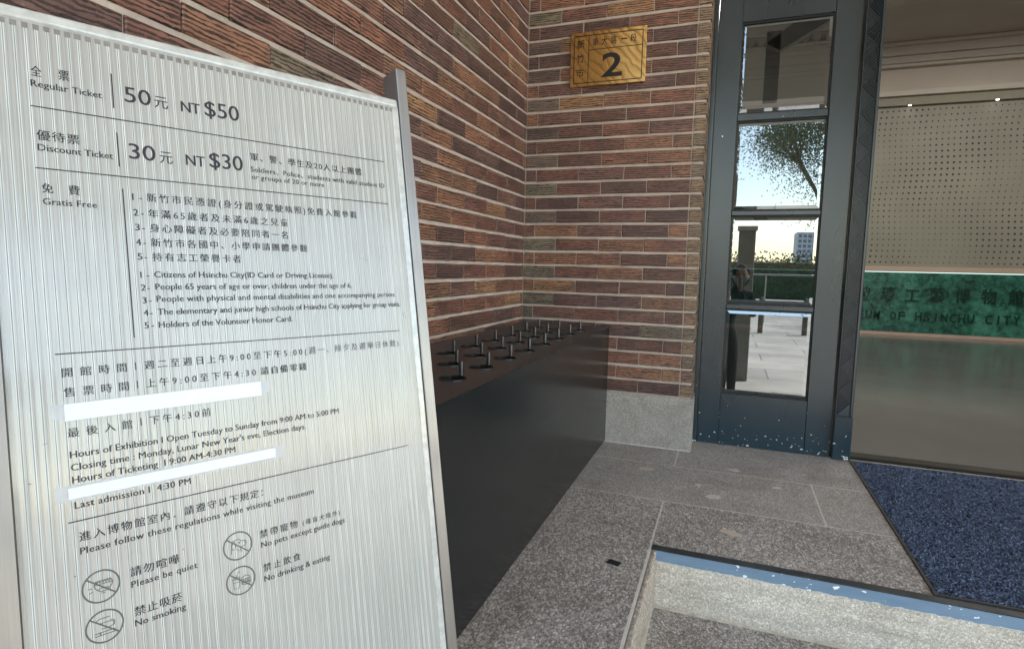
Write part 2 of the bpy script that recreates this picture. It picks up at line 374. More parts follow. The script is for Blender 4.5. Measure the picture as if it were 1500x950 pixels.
# ------------------------------------------------------------------ number plate
t = NT('polished_brass'); v = t.co()
wv = t.n('TexWave', {'Vector': t.co((1, 1, 1), vec=v, rot=(0, .75, 0)), 'Scale': 9., 'Distortion': 7., 'Detail': 2., 'Detail Scale': 1.1}, wave_type='BANDS').outputs['Fac']
c = t.ramp(wv, [(.02, (.40, .22, .07)), (.10, (.62, .35, .11)), (.9, (.76, .45, .16))])
m_brass = t.pbr(c, t.ramp(wv, [(.2, .26), (.8, .20)]), 1., t.bump(wv, .0006, .4))
m_brass_edge = flat('brass_edge', (.86, .62, .25), .22, 1.)
m_ink = flat('black_enamel', (.006, .004, .004), .35)
PW, PH = .367, .256
pl = empty('number_plate', (.2265, -.012, 1.761), 'engraved brass house number plate reading 2 on the brick wall left of the door', 'number plate')
pl.rotation_euler = (0, 0, 0)
MB().box(0, PW, -.005, .009, 0, PH).build('plate', m_brass, pl, .0012)
for a in ((.012, .24), (.355, .24), (.012, .015), (.355, .015)):
    MB().tube((a[0], -.0052, a[1]), (a[0], -.0072, a[1]), .0035, 10).build('screw', m_brass_edge, pl)
def frame_ln(x0, x1, z0, z1): box('engraved_line', x0, x1, -.0056, -.0049, z0, z1, m_ink, pl)
lw_ = .0042; i0, i1, k0, k1 = .016, PW-.016, .0145, PH-.016
frame_ln(i0, i1, k1-lw_, k1); frame_ln(i0, i1, k0, k0+lw_); frame_ln(i0, i0+lw_, k0+lw_, k1-lw_); frame_ln(i1-lw_, i1, k0+lw_, k1-lw_)
frame_ln(.088, .088+lw_*.9, k0+lw_, k1-lw_); frame_ln(.088+lw_*.9, i1-lw_, .168, .168+lw_*.8)
def text_mesh(body, size, spacing=1., bold=0., res=3, extrude=0.):
    cu = bpy.data.curves.new('t', 'FONT'); cu.body = body; cu.size = size; cu.space_character = spacing
    cu.offset = bold; cu.resolution_u = res; cu.extrude = extrude
    o = bpy.data.objects.new('t', cu); COL.objects.link(o); dg = bpy.context.evaluated_depsgraph_get(); dg.update()
    me = bpy.data.meshes.new_from_object(o.evaluated_get(dg)); bpy.data.objects.remove(o); bpy.data.curves.remove(cu)
    me.materials.clear(); return me
def bounds(me):
    a = np.empty(len(me.vertices)*3); me.vertices.foreach_get('co', a); a = a.reshape(-1, 3); return a.min(0), a.max(0)
def fit_text(body, width, size, bold=0., res=3):
    if len(body.strip()) < 2: return text_mesh(body, size, 1, bold, res)
    a = text_mesh(body, size, 1.); b = text_mesh(body, size, 1.2)
    w1 = bounds(a)[1][0]-bounds(a)[0][0]; w2 = bounds(b)[1][0]-bounds(b)[0][0]
    bpy.data.meshes.remove(a); bpy.data.meshes.remove(b)
    sp = 1+.2*(width-w1)/max(1e-6, w2-w1); return text_mesh(body, size, max(.8, sp), bold, res)
def plate_text(body, x, z, wd, ht, bold=0., name='character'):
    me = text_mesh(body, ht, 1, bold, 4); lo, hi = bounds(me)
    sx = wd/(hi[0]-lo[0]); sz = ht/(hi[1]-lo[1])
    me.transform(Matrix.Scale(sx, 4, (1, 0, 0)) @ Matrix.Scale(sz, 4, (0, 1, 0)) @ Matrix.Translation((-lo[0], -lo[1], 0)))
    me.materials.append(m_ink); o = link(bpy.data.objects.new(name, me), pl)
    o.rotation_euler = (PI/2, 0, 0); o.location = (x, -.0057, z); return o
for ch, x in zip('東大路一段', (.108, .152, .197, .247, .291)):
    if ch == '一': plate_text(ch, x, .202, .028, .006, 0)
    else: plate_text(ch, x, .187, .028, .036, .00025)
for ch, z in zip('新竹市', (.180, .115, .046)): plate_text(ch, .032, z, .036, .040, .00025)
plate_text('2', .158, .036, .098, .112, .002, 'number')

# ------------------------------------------------------------------ black umbrella stand
m_blk = None
t = NT('satin_black_metal'); v = t.co(kind='World')
c = t.ramp(t.noise(v, 4, 4), [(.3, (.010, .011, .011)), (.7, (.014, .015, .015))])
m_blk = t.pbr(t.mix(t.ramp(t.noise(t.co((1.2, 1.2, 9), vec=v), 9, 5, .7), [(.66, 0.), (.8, .15)]), c, (.04, .04, .04)), t.ramp(t.noise(t.co((1, 1, 3), vec=v), 9, 5, .7), [(.3, .19), (.7, .25)]), 0, t.bump(t.noise(t.co((60, 3, 3), vec=v), 2, 2), .0002, .3), .32)
t = NT('brown_black_top'); v = t.co(kind='World')
c = t.ramp(t.noise(v, 6, 4), [(.3, (.036, .032, .032)), (.7, (.048, .044, .044))])
m_blkt = t.pbr(c, .34, .35, None, .5)
m_hole = flat('stand_interior', (.006, .006, .006), .7)
BX0, BX1, BY0, BY1, BZ = .012, .4715, -1.875, -.020, .5865
us = empty('umbrella_stand', (0, 0, 0), 'long black metal umbrella stand with round holes and pegs on top against the brick walls', 'umbrella stand')
box('front_panel', BX1-.003, BX1, BY0, BY1, .006, BZ+.0006, m_blk, us, .0016)
box('end_panel', BX0, BX1-.0035, BY0, BY0+.003, .006, BZ-.003, m_blk, us)
box('end_panel', BX0, BX1-.0035, BY1-.003, BY1, .006, BZ-.003, m_blk, us)
box('inner_tray', BX0+.004, BX1-.005, BY0+.005, BY1-.005, BZ-.12, BZ-.11, m_hole, us)
box('back_panel', BX0, BX0+.003, BY0+.0035, BY1-.0035, .006, BZ-.003, m_blk, us)
XS = (.163, .265, .368); YS = [-1.707+.187*k for k in range(9)]
HOLES = [(x, y-.052) for x in XS for y in YS]
top = MB(); xe = [BX0, .112, .214, .3165, BX1-.0032]; R_h = .036; NS = 20
ye = [BY0]+[y-.052+.0935 for y in YS]; 
ycell = [(YS[i]-.052-.0935 if i else BY0, YS[i]-.052+.0935 if i < 8 else BY1) for i in range(9)]
for ci, x in enumerate(XS):
    cx0, cx1 = xe[ci+1] if ci else .112, xe[ci+2]
    for ri, y in enumerate(YS):
        cy0, cy1 = ycell[ri]; hx, hy = x, y-.052
        ring = []; outr = []
        angs = sorted(set([2*PI*i/NS for i in range(NS)]+[math.atan2(b-hy, a-hx) % (2*PI) for a in (cx0, cx1) for b in (cy0, cy1)]))
        for a in angs:
            dx, dy = math.cos(a), math.sin(a); ring.append((hx+R_h*dx, hy+R_h*dy))
            tt = min([(cx1-hx)/dx if dx > 1e-9 else 9, (cx0-hx)/dx if dx < -1e-9 else 9, (cy1-hy)/dy if dy > 1e-9 else 9, (cy0-hy)/dy if dy < -1e-9 else 9])
            outr.append((hx+tt*dx, hy+tt*dy))
        k = len(angs)
        top.add([(a, b, BZ) for a, b in ring]+[(a, b, BZ) for a, b in outr]+[(a, b, BZ-.012) for a, b in ring],
                [(i, k+i, k+(i+1) % k, (i+1) % k) for i in range(k)]+[(i, (i+1) % k, 2*k+(i+1) % k, 2*k+i) for i in range(k)])
top.add([(BX0, BY0, BZ), (.112, BY0, BZ), (.112, BY1, BZ), (BX0, BY1, BZ)], [(0, 1, 2, 3)])
top.build('top_plate', m_blkt, us)
rimproto = MB(); a_ = [2*PI*i/24 for i in range(24)]
for r0, r1, z0, z1 in ((R_h-.001, R_h+.0025, .0, .0022), ): 
    rimproto.add([(r0*math.cos(a), r0*math.sin(a), -.01) for a in a_]+[(r0*math.cos(a), r0*math.sin(a), z1) for a in a_]+[(r1*math.cos(a), r1*math.sin(a), z1) for a in a_]+[(r1*math.cos(a), r1*math.sin(a), 0) for a in a_],
                 [(q*24+i, q*24+(i+1) % 24, (q+1)*24+(i+1) % 24, (q+1)*24+i) for q in range(3) for i in range(24)])
m_rim = flat('dark_rim', (.07, .066, .063), .25, .8)
m_peg = flat('dark_peg_metal', (.10, .10, .105), .28, .9)
rim = None; peg = None
for i, (hx, hy) in enumerate(HOLES):
    if rim is None: rim = rimproto.build('hole_rim', m_rim, us); o = rim
    else: o = link(rim.copy(), us)
    o.location = (hx, hy, BZ)
    if peg is None:
        peg = MB().tube((0, 0, -.002), (0, 0, .036), .0062, 14).tube((0, 0, .0361), (0, 0, .0375), .0052, 14).build('peg', m_peg, us); o = peg
    else: o = link(peg.copy(), us)
    o.location = (hx, hy+.052, BZ)
tr = box('toe_rail', BX0+.02, BX1-.012, BY0+.02, BY1-.01, .0, .008, m_dark, us)

# ------------------------------------------------------------------ door leaf and frame
dr = empty('door', (.905, .18, .004), 'closed slate blue wooden door leaf with four square bevelled glass panes one above another', 'door')
def d(name, x0, x1, z0, z1, y0=0, y1=.04, mat=None, bevel=.002): return box(name, x0-.905, x1-.905, y0, y1, z0-.004, z1-.004, mat or m_paint, dr, bevel)
PX0, PX1 = 1.010, 1.405
PZ = [(.263, .689), (.717, 1.146), (1.172, 1.595), (1.632, 2.052)]
d('stile', .906, PX0-.0, .006, 2.56); d('stile', PX1, 1.5145, .006, 2.56)
d('bottom_rail', PX0, PX1, .006, PZ[0][0], .0012)
d('top_rail', PX0, PX1, PZ[3][1], 2.56, .0012)
for i in range(3): d('muntin', PX0, PX1, PZ[i][1], PZ[i+1][0], .0015, .038, None, .004)
for z0, z1 in PZ:
    bd = MB(); b = .0055
    for (x0_, x1_, a0, a1) in ((PX0, PX0+b, z0, z1), (PX1-b, PX1, z0, z1), (PX0+b, PX1-b, z0, z0+b), (PX0+b, PX1-b, z1-b, z1)):
        bd.box(x0_-.905, x1_-.905, .012, .03, a0-.004, a1-.004)
    bd.build('glazing_bead', m_dark, dr)
    X0, X1, A0, A1, s_ = PX0+b-.905, PX1-b-.905, z0+b-.004, z1-b-.004, .016
    MB().add([(X0, .0185, A0), (X1, .0185, A0), (X1, .0185, A1), (X0, .0185, A1), (X0+s_, .0155, A0+s_), (X1-s_, .0155, A0+s_), (X1-s_, .0155, A1-s_), (X0+s_, .0155, A1-s_)],
             [(0, 1, 5, 4), (1, 2, 6, 5), (2, 3, 7, 6), (3, 0, 4, 7), (4, 5, 6, 7)]).build('glass_pane', m_glass, dr)
# weather strip at the foot
d('weather_strip', .906, 1.5145, .002, .02, -.004, -.0002, m_paint, .001)

fr = empty('door_frame', (1.521, .165, 0), 'slate blue door frame with a carved diagonal weave post beside the open doorway', 'door frame')
def f(name, x0, x1, y0, y1, z0, z1, mat=None, bevel=.002): return box(name, x0-1.521, x1-1.521, y0-.165, y1-.165, z0, z1, mat or m_paint, fr, bevel)
f('jamb', .8835, .9035, .158, .29, .0, 2.6)
f('post', 1.521, 1.5965, .165, .30, .0, 2.6)
f('bead', 1.5212, 1.5295, .1565, .1648, .212, 2.6, None, .003); f('bead', 1.5835, 1.597, .1565, .1648, .212, 2.6, None, .003)
f('plinth_block', 1.5205, 1.5985, .150, .1647, .0, .211, None, .004)
f('head', .8835, 3.48, .160, .29, 2.601, 2.68)
f('post', 3.40, 3.478, .165, .30, .0, 2.6)
cv = MB(); xa, xb, H_ = 1.5305-1.521, 1.5825-1.521, .115; z = .213
def ridge(p, q_):
    p = Vector(p); q_ = Vector(q_)
    if (q_-p).length < .004: return
    dd = (q_-p).normalized(); nn = Vector((-dd.y, dd.x))*.0021
    P = [(p+nn), (q_+nn), (p-nn), (q_-nn)]
    cv.add([(P[0].x, -.0002, P[0].y), (P[1].x, -.0002, P[1].y), (P[2].x, -.0002, P[2].y), (P[3].x, -.0002, P[3].y), (p.x, -.0082, p.y), (q_.x, -.0082, q_.y)],
           [(0, 4, 5, 1), (4, 2, 3, 5), (0, 2, 4), (1, 5, 3)])
while z < 2.58:
    L0, L1, Rm, Rm2 = Vector((xa, z)), Vector((xa, z+H_)), Vector((xb, z+H_/2)), Vector((xb, z+1.5*H_))
    for k in range(9):
        t_ = (k+.35)/9.3
        ridge(L0+(L1-L0)*t_, Rm+(L1-Rm)*t_)          # triangle on the left, lines parallel to the rising edge
        ridge(L1+(Rm-L1)*(1-t_)+0*(Rm2), Rm2+(Rm-Rm2)*(1-t_)) if False else ridge(L1+(Rm2-L1)*t_, Rm+(Rm2-Rm)*t_)
    z += H_
tag(cv.build('carved_band', m_paint, fr), kind='stuff')
th = tag(box('threshold', 1.5995, 3.40, .192, .272, -.004, .014, flat('bronze_threshold', (.03, .028, .022), .35, .6), None, .002), kind='structure')

# ------------------------------------------------------------------ blue door mat
mt = empty('door_mat', (1.597, -1.064, 0), 'large dark blue tufted entrance mat with black rubber edge before the open doorway', 'door mat')
MW, MD = 1.78, 1.215
box('backing', .010, MW-.010, .0095, MD-.01, .0003, .005, flat('navy_backing', (.012, .02, .05), .9), mt)
ed = MB().box(0, MW, 0, .0095, .0003, .0065).box(0, MW, MD-.0095, MD, .0003, .0065).box(0, .0095, .0096, MD-.0096, .0003, .0065).box(MW-.0095, MW, .0096, MD-.0096, .0003, .0065)
ed.build('rubber_edge', m_dark, mt)
N = 210000
px = .011+(MW-.022)*rng.random(N); py = .011+(MD-.022)*rng.random(N)
keep = (px < .95) | (rng.random(N) < .25); px = px[keep]; py = py[keep]; N = len(px)
an = rng.random(N)*2*PI; ln = .0028+.0028*rng.random(N); wd_ = .0012+.0008*rng.random(N); ht = .006+.004*rng.random(N)
dx, dy = np.cos(an), np.sin(an)
V = np.empty((N, 4, 3))
for k, (s1, s2) in enumerate(((-1, -1), (1, -1), (1, 1), (-1, 1))):
    V[:, k, 0] = px+dx*ln*s1-dy*wd_*s2; V[:, k, 1] = py+dy*ln*s1+dx*wd_*s2
    V[:, k, 2] = np.where(s1 > 0, ht, ht-.003)+np.where(s2 > 0, .0008, 0)
me = bpy.data.meshes.new('tufts'); me.vertices.add(4*N); me.vertices.foreach_set('co', V.ravel())
me.loops.add(4*N); me.loops.foreach_set('vertex_index', np.arange(4*N, dtype=np.int32))
me.polygons.add(N); me.polygons.foreach_set('loop_start', np.arange(0, 4*N, 4, dtype=np.int32)); me.polygons.foreach_set('loop_total', np.full(N, 4, dtype=np.int32))
me.update(calc_edges=True)
ca = me.attributes.new('shade', 'FLOAT', 'FACE'); ca.data.foreach_set('value', rng.random(N).astype(np.float32))
t = NT('blue_tufts'); at = t.n('Attribute', attribute_name='shade')
c = t.ramp(at.outputs['Fac'], [(0, (.020, .030, .058)), (.35, (.040, .062, .115)), (.62, (.075, .112, .19)), (.88, (.11, .155, .25)), (.97, (.17, .23, .33))], 'CONSTANT')
me.materials.append(t.pbr(c, .85)); tag(link(bpy.data.objects.new('tufts', me), mt), kind='stuff')

# ------------------------------------------------------------------ ticket board
sg = empty('ticket_board', (0, 0, 0), 'leaning ribbed translucent notice board in a steel frame listing ticket prices, opening hours and rules', 'notice board')
hX = Vector((.43837115, .89879405, 0)); hY = Vector((-.15143725, .07386088, .98570347)); hZ = Vector((.88594441, -.43210396, .16848938))
Ms = Matrix((hX, hY, hZ)).transposed().to_4x4(); Ms.translation = Vector((.46117521, -2.00028574, 1.20971601)); sg.matrix_world = Ms
BOT = -1.2240
def sb(name, x0, x1, y0, y1, z0, z1, mat, bevel=.001): return box(name, x0, x1, y0, y1, z0, z1, mat, sg, bevel)
sb('post', .0, .0195, BOT, .0, -.040, .004, m_steel, .0012)
sb('post', -.5535, -.5335, BOT, .0, -.040, .004, m_steel, .0012)
sb('cross_rail', -.533, -.0005, -1.15, -1.115, -.036, -.002, m_steel)
sb('back_rail', -.533, -.0005, -.10, -.07, -.038, -.020, m_steel)
for x in (-.5485, .0085):       # flat feet lying on the landing
    p = Ms @ Vector((x, BOT, -.018)); z_ = Vector((hZ.x, hZ.y, 0)).normalized(); y_ = hX
    Mf = Matrix((y_, z_, Vector((0, 0, 1)))).transposed().to_4x4(); Mf.translation = Vector((p.x, p.y, 0))
    o = MB().box(-.02, .02, -.17, .12, .0005, .012).build('foot', m_steel, None, .002); o.parent = sg; o.matrix_parent_inverse = Ms.inverted(); o.matrix_world = Mf
# twin wall sheet: front skin slightly pillowed between the ribs
t = NT('twin_wall_polycarbonate'); v = t.co(kind='Object')
s1 = t.noise(t.co((420, 1.2, 1), vec=v), 1., 3, .6); s2 = t.noise(t.co((1100, 2.5, 1), vec=v), 1., 2)
sm = t.noise(t.co((2.2, 3.5, 1), vec=v), 1.4, 3)
c = t.mix(.55, t.ramp(s1, [(.3, (.28, .28, .268)), (.7, (.385, .385, .37))]), t.ramp(s2, [(.3, (.31, .31, .30)), (.7, (.41, .41, .398))]))
c = t.mix(1., c, t.ramp(sm, [(.3, (.86, .84, .80)), (.7, (1.02, 1.0, .95))]), 'MULTIPLY')
hh = t.math('MULTIPLY_ADD', s1, .6, t.math('MULTIPLY', s2, .4))
m_poly = t.pbr(c, t.ramp(s1, [(.3, .22), (.7, .40)]), 0, t.bump(hh, .0009, .8, t.bump(t.noise(v, 5, 2), .02, .5)), .6, **{'Coat Weight': .8, 'Coat Roughness': .10})
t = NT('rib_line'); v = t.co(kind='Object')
c = t.ramp(t.noise(t.co((40, 3, 1), vec=v), 3., 3), [(.3, (.46, .49, .47)), (.7, (.70, .73, .71))])  # paler than the sheet: light coming through the ribs put into the colour
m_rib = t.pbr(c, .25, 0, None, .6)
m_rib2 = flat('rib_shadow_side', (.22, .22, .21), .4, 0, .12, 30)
P_ = .0098; TOPY, PX_0, PX_1 = -.0655, -.5330, -.0005
sh = MB(); xs = []; x = PX_0
while x < PX_1-.001:
    for k in range(4): xs.append((x+P_*k/4, -.00035*(math.cos(2*PI*k/4)+1)/2))
    x += P_
xs = [p for p in xs if p[0] < PX_1]+[(PX_1, -.0004)]
k = len(xs)
sh.add([(a, -1.115, b) for a, b in xs]+[(a, TOPY, b) for a, b in xs]+[(a, -1.115, -.010) for a, b in xs]+[(a, TOPY, -.010) for a, b in xs],
       [(i, i+1, k+i+1, k+i) for i in range(k-1)]+[(2*k+i, 3*k+i, 3*k+i+1, 2*k+i+1) for i in range(k-1)]+[(k+i, k+i+1, 3*k+i+1, 3*k+i) for i in range(k-1)]+[(0, k, 3*k, 2*k), (k-1, 3*k-1, 4*k-1, 2*k-1)])
sh.build('board_sheet', m_poly, sg, smooth=False)
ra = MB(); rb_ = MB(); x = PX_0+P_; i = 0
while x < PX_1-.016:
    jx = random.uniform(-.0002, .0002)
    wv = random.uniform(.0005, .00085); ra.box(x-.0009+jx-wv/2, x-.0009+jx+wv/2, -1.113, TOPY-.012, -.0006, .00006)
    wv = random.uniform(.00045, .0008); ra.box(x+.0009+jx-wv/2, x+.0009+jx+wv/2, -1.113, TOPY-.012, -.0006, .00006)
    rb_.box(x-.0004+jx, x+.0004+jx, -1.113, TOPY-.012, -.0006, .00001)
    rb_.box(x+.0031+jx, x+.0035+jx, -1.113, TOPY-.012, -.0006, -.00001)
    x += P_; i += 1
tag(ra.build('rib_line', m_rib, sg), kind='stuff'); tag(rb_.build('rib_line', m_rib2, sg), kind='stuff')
# clear channel along the top and sides, open cells showing through it
t = NT('cloudy_channel'); v = t.co(kind='Object')
c = t.ramp(t.noise(t.co((30, 30, 30), vec=v), 2., 4), [(.3, (.34, .34, .32)), (.7, (.48, .48, .455))])
m_ch = t.pbr(c, .18, 0, t.bump(t.noise(v, 40, 3), .001, .5), .7, **{'Coat Weight': .5, 'Coat Roughness': .05})
def channel(name, x0, x1, y0, y1):
    return MB().box(x0, x1, y0, y1, -.014, .0018).build(name, m_ch, sg, .0028, 3)
MB().box(PX_0, PX_1, -.0705, -.0545, -.014, .0022).build('edge_channel', m_ch, sg, .005, 4)
channel('edge_channel', PX_1-.0125, PX_1, -1.115, -.0708)
ce = MB(); x = PX_0+.004
while x < PX_1-.018:
    ce.box(x+.0014+random.uniform(0,.002), x+P_-.0014, -.0772+random.uniform(-.0006, .0006), -.0712, -.0006, .0003); x += P_
tag(ce.build('open_cells', flat('cell_gap', (.17, .158, .15), .35, 0, .35, 60), sg), kind='stuff')
MB().box(PX_0+.009, PX_1-.0126, -.0712, -.0706, -.0006, .0006).build('channel_lip', m_ch, sg)
# printing
m_print = flat('print_black', (.010, .008, .014), .55); m_print2 = flat('print_grey', (.045, .045, .05), .55); m_icon = flat('print_icon_grey', (.07, .08, .07), .45)
ZT = .00025
TABLE = [
('全',-0.4916,-0.1319,0.0095,0.0120,'c'),
('票',-0.4667,-0.1307,0.0100,0.0123,'c'),
('Regular Ticket',-0.4924,-0.1443,0.0666,0.0076,'l'),
('50',-0.4022,-0.1430,0.0282,0.0192,'n'),
('元',-0.3699,-0.1431,0.0152,0.0162,'t'),
('NT',-0.3395,-0.1426,0.0225,0.0139,'l'),
('$50',-0.3107,-0.1425,0.0440,0.0204,'n'),
('優待票',-0.4906,-0.2052,0.0392,0.0115,'c'),
('Discount Ticket',-0.4904,-0.2178,0.0712,0.0076,'l'),
('30',-0.4022,-0.2141,0.0285,0.0190,'n'),
('元',-0.3688,-0.2148,0.0144,0.0161,'t'),
('NT',-0.3386,-0.2136,0.0225,0.0138,'l'),
('$30',-0.3100,-0.2127,0.0428,0.0202,'n'),
('軍、警、學生及20人以上團體',-0.2556,-0.1955,0.1736,0.0109,'c'),
('Soldiers、Police、students with valid student ID',-0.2564,-0.2118,0.2148,0.0071,'l'),
('or groups of 20 or more',-0.2559,-0.2223,0.1075,0.0069,'l'),
('免',-0.4895,-0.2659,0.0100,0.0110,'c'),
('費',-0.4651,-0.2658,0.0101,0.0113,'c'),
('Gratis Free',-0.4895,-0.2795,0.0502,0.0073,'l'),
('1',-0.4025,-0.2662,0.0034,0.0081,'l'),
('-',-0.3949,-0.2662,0.0042,0.0078,'l'),
('新竹市民憑證(身分證或駕駛執照)免費入館參觀',-0.3871,-0.2665,0.2897,0.0107,'c'),
('2',-0.4023,-0.2856,0.0048,0.0081,'l'),
('年滿65歲者及未滿6歲之兒童',-0.3867,-0.2868,0.1768,0.0107,'c'),
('3',-0.4020,-0.3040,0.0051,0.0081,'l'),
('身心障礙者及必要陪同者一名',-0.3864,-0.3050,0.1749,0.0107,'c'),
('4',-0.4020,-0.3225,0.0051,0.0081,'l'),
('新竹市各國中、小學申請團體參觀',-0.3863,-0.3233,0.2023,0.0106,'c'),
('5',-0.4018,-0.3404,0.0052,0.0081,'l'),
('持有志工榮譽卡者',-0.3859,-0.3415,0.1062,0.0106,'c'),
('1 -',-0.4003,-0.3631,0.0093,0.0076,'l'),
('Citizens of Hsinchu City(ID Card or Driving License).',-0.3855,-0.3624,0.2393,0.0077,'l'),
('2 -',-0.4006,-0.3789,0.0093,0.0076,'l'),
('People 65 years of age or over, children under the age of 6.',-0.3851,-0.3779,0.2685,0.0077,'l'),
('3 -',-0.4001,-0.3946,0.0095,0.0076,'l'),
('People with physical and mental disabilities and one accompanying person.',-0.3850,-0.3932,0.3459,0.0077,'l'),
('4 -',-0.4001,-0.4101,0.0095,0.0076,'l'),
('The elementary and junior high schools of Hsinchu City applying for group visits.',-0.3848,-0.4095,0.3532,0.0077,'l'),
('5 -',-0.4000,-0.4256,0.0099,0.0076,'l'),
('Holders of the Volunteer Honor Card.',-0.3849,-0.4257,0.1694,0.0077,'l'),
('開館時間',-0.4842,-0.4761,0.0620,0.0104,'c'),
('|',-0.4138,-0.4752,0.0023,0.0091,'b'),
('週二至週日上午9:00至下午5:00(',-0.4037,-0.4755,0.2054,0.0104,'c'),
('週一、除夕及選舉日休館)',-0.1951,-0.4751,0.1539,0.0105,'t'),
('售票時間',-0.4837,-0.4986,0.0621,0.0104,'c'),
('|',-0.4134,-0.4977,0.0023,0.0091,'b'),
('上午9:00至下午4:30',-0.4034,-0.4980,0.1308,0.0104,'c'),
('請自備零錢',-0.2660,-0.4976,0.0652,0.0104,'B'),
('最後入館',-0.4830,-0.5445,0.0620,0.0103,'c'),
('|',-0.4127,-0.5431,0.0023,0.0090,'b'),
('下午4:30前',-0.4026,-0.5434,0.0689,0.0103,'c'),
('Hours of Exhibition I Open Tuesday to Sunday from 9:00 AM to 5:00 PM',-0.4825,-0.5681,0.3259,0.0076,'l'),
("Closing time : Monday, Lunar New Year's eve, Election days.",-0.4825,-0.5825,0.2733,0.0076,'l'),
('Hours of Ticketing  I 9:00 AM-4:30 PM',-0.4821,-0.5965,0.1747,0.0076,'l'),
('Last admission I  4:30 PM',-0.4816,-0.6251,0.1182,0.0076,'l'),
('進入博物館室內．請遵守以下規定：',-0.4797,-0.6623,0.2033,0.0106,'c'),
('Please follow these regulations while visiting the museum',-0.4798,-0.6769,0.2741,0.0075,'l'),
('請勿喧嘩',-0.4342,-0.7178,0.0512,0.0110,'c'),
('Please be quiet',-0.4342,-0.7306,0.0706,0.0074,'l'),
('禁止吸菸',-0.4332,-0.7643,0.0501,0.0109,'c'),
('No smoking',-0.4336,-0.7762,0.0537,0.0074,'l'),
('禁帶寵物',-0.2851,-0.7176,0.0521,0.0104,'c'),
('(導盲犬除外)',-0.2255,-0.7176,0.0570,0.0076,'c'),
('No pets except guide dogs',-0.2844,-0.7308,0.1223,0.0076,'l'),
('禁止飲食',-0.2842,-0.7632,0.0517,0.0103,'c'),
('No drinking & eating',-0.2840,-0.7767,0.0944,0.0076,'l'),
('-',-.3945,-0.2856,.0042,.0078,'l'),
('-',-.3945,-0.3040,.0042,.0078,'l'),
('-',-.3945,-0.3225,.0042,.0078,'l'),
('-',-.3945,-0.3404,.0042,.0078,'l'),
]
for body, x0, y0, wd, ht, kind in TABLE:
    if kind == 'b':
        MB().stroke([(x0+wd/2, y0-.0002), (x0+wd/2, y0+ht)], .0011, ZT, 0).build('printed_line', m_print, sg); continue
    size = ht/(.90 if kind in 'ctB' else .682)
    bold = {'c': .028, 'B': .055, 't': .012, 'n': .018, 'l': .034}[kind]*size
    me = text_mesh(body, size, 1, 0, 3) if (kind == 'n' or body == 'NT') else fit_text(body, wd, size, 0, 2)
    lo, hi = bounds(me); sx = wd/max(1e-6, hi[0]-lo[0])
    if body in ('-', '1'): sx = 1
    base = y0+(.05*size if kind in 'ctB' else 0)
    me.transform(Matrix.Translation((x0, base, ZT)) @ Matrix.Scale(sx, 4, (1, 0, 0)) @ Matrix.Translation((-lo[0], 0, 0)))
    if bold > 0:      # heavier stroke: the same print once more, a hair to the side
        bm = bmesh.new(); bm.from_mesh(me); g_ = bmesh.ops.duplicate(bm, geom=bm.verts[:]+bm.edges[:]+bm.faces[:])
        for v_ in g_['geom']:
            if isinstance(v_, bmesh.types.BMVert): v_.co.x += bold; v_.co.z += .00004
        bm.to_mesh(me); bm.free()
    me.materials.append(m_print2 if kind == 't' and len(body) > 3 else m_print); me.name = 'printed_text'
    link(bpy.data.objects.new('printed_text', me), sg)
for (a, b, c_, d_) in ((-.4939, -.1672, -.0378, -.1672), (-.4937, -.2381, -.0375, -.2381), (-.4890, -.4498, -.0371, -.4498), (-.4883, -.6392, -.0399, -.6392),
                       (-.4142, -.1109, -.4142, -.1539), (-.4132, -.184, -.4132, -.2262), (-.4117, -.2532, -.4117, -.4362)):
    MB().stroke([(a, b), (c_, d_)], .0013, ZT, 0).build('printed_line', m_print, sg)
# pictograms
def circ(cx, cy, r, n=48, a0=0, a1=2*PI): return [(cx+r*math.cos(a0+(a1-a0)*i/(n-(0 if a1-a0 > 6.2 else 1))), cy+r*math.sin(a0+(a1-a0)*i/(n-(0 if a1-a0 > 6.2 else 1)))) for i in range(n)]
RI = .0176
def icon(cx, cy, draw):
    m = MB(); m.stroke(circ(cx, cy, RI), .0018, ZT, 0, True)
    a = math.radians(140); m.stroke([(cx+RI*math.cos(a), cy+RI*math.sin(a)), (cx-RI*math.cos(a), cy-RI*math.sin(a))], .0016, ZT, .00002)
    for pts, wdt, cl in draw: m.stroke([(cx+x_*RI, cy+y_*RI) for x_, y_ in pts], wdt*.0009, ZT, -.00002, cl)
    m.build('pictogram', m_icon, sg)
arc = lambda cx, cy, rx, ry, a0, a1, n=14: [(cx+rx*math.cos(math.radians(a0+(a1-a0)*i/(n-1))), cy+ry*math.sin(math.radians(a0+(a1-a0)*i/(n-1)))) for i in range(n)]
mouth = [(arc(.12, .18, .5, .52, 180, 360), 1, False), ([(-.38, .18), (-.30, .36), (.54, .36), (.62, .18)], 1, False), ([(-.36, .14), (.60, .14)], 1, False)] + \
        [(arc(-.27+.155*k, .2, .07, .12, 0, 180, 7), .8, False) for k in range(6)] + [(arc(.12, -.22, .3, .1, 0, 180), .9, False), ([(-.48, -.02), (-.72, .02)], .9, False), ([(-.45, -.2), (-.68, -.3)], .9, False), ([(-.05, -.42), (.2, -.46)], .8, False)]
smoke = [([(-.55, -.52), (.55, -.52), (.55, -.34), (-.55, -.34)], 1, True), ([(-.25, -.52), (-.25, -.34)], 1, False), (arc(.2, .05, .32, .18, -90, 90), 1, False), ([(.2, .23), (-.2, .23)], 1, False), (arc(-.2, .38, .22, .15, 270, 90), 1, False), ([(-.2, .53), (.3, .53)], 1, False), ([(.2, -.13), (-.2, -.13)], 1, False), ([(.3, .34), (.55, .2), (.5, -.1)], .8, False)]
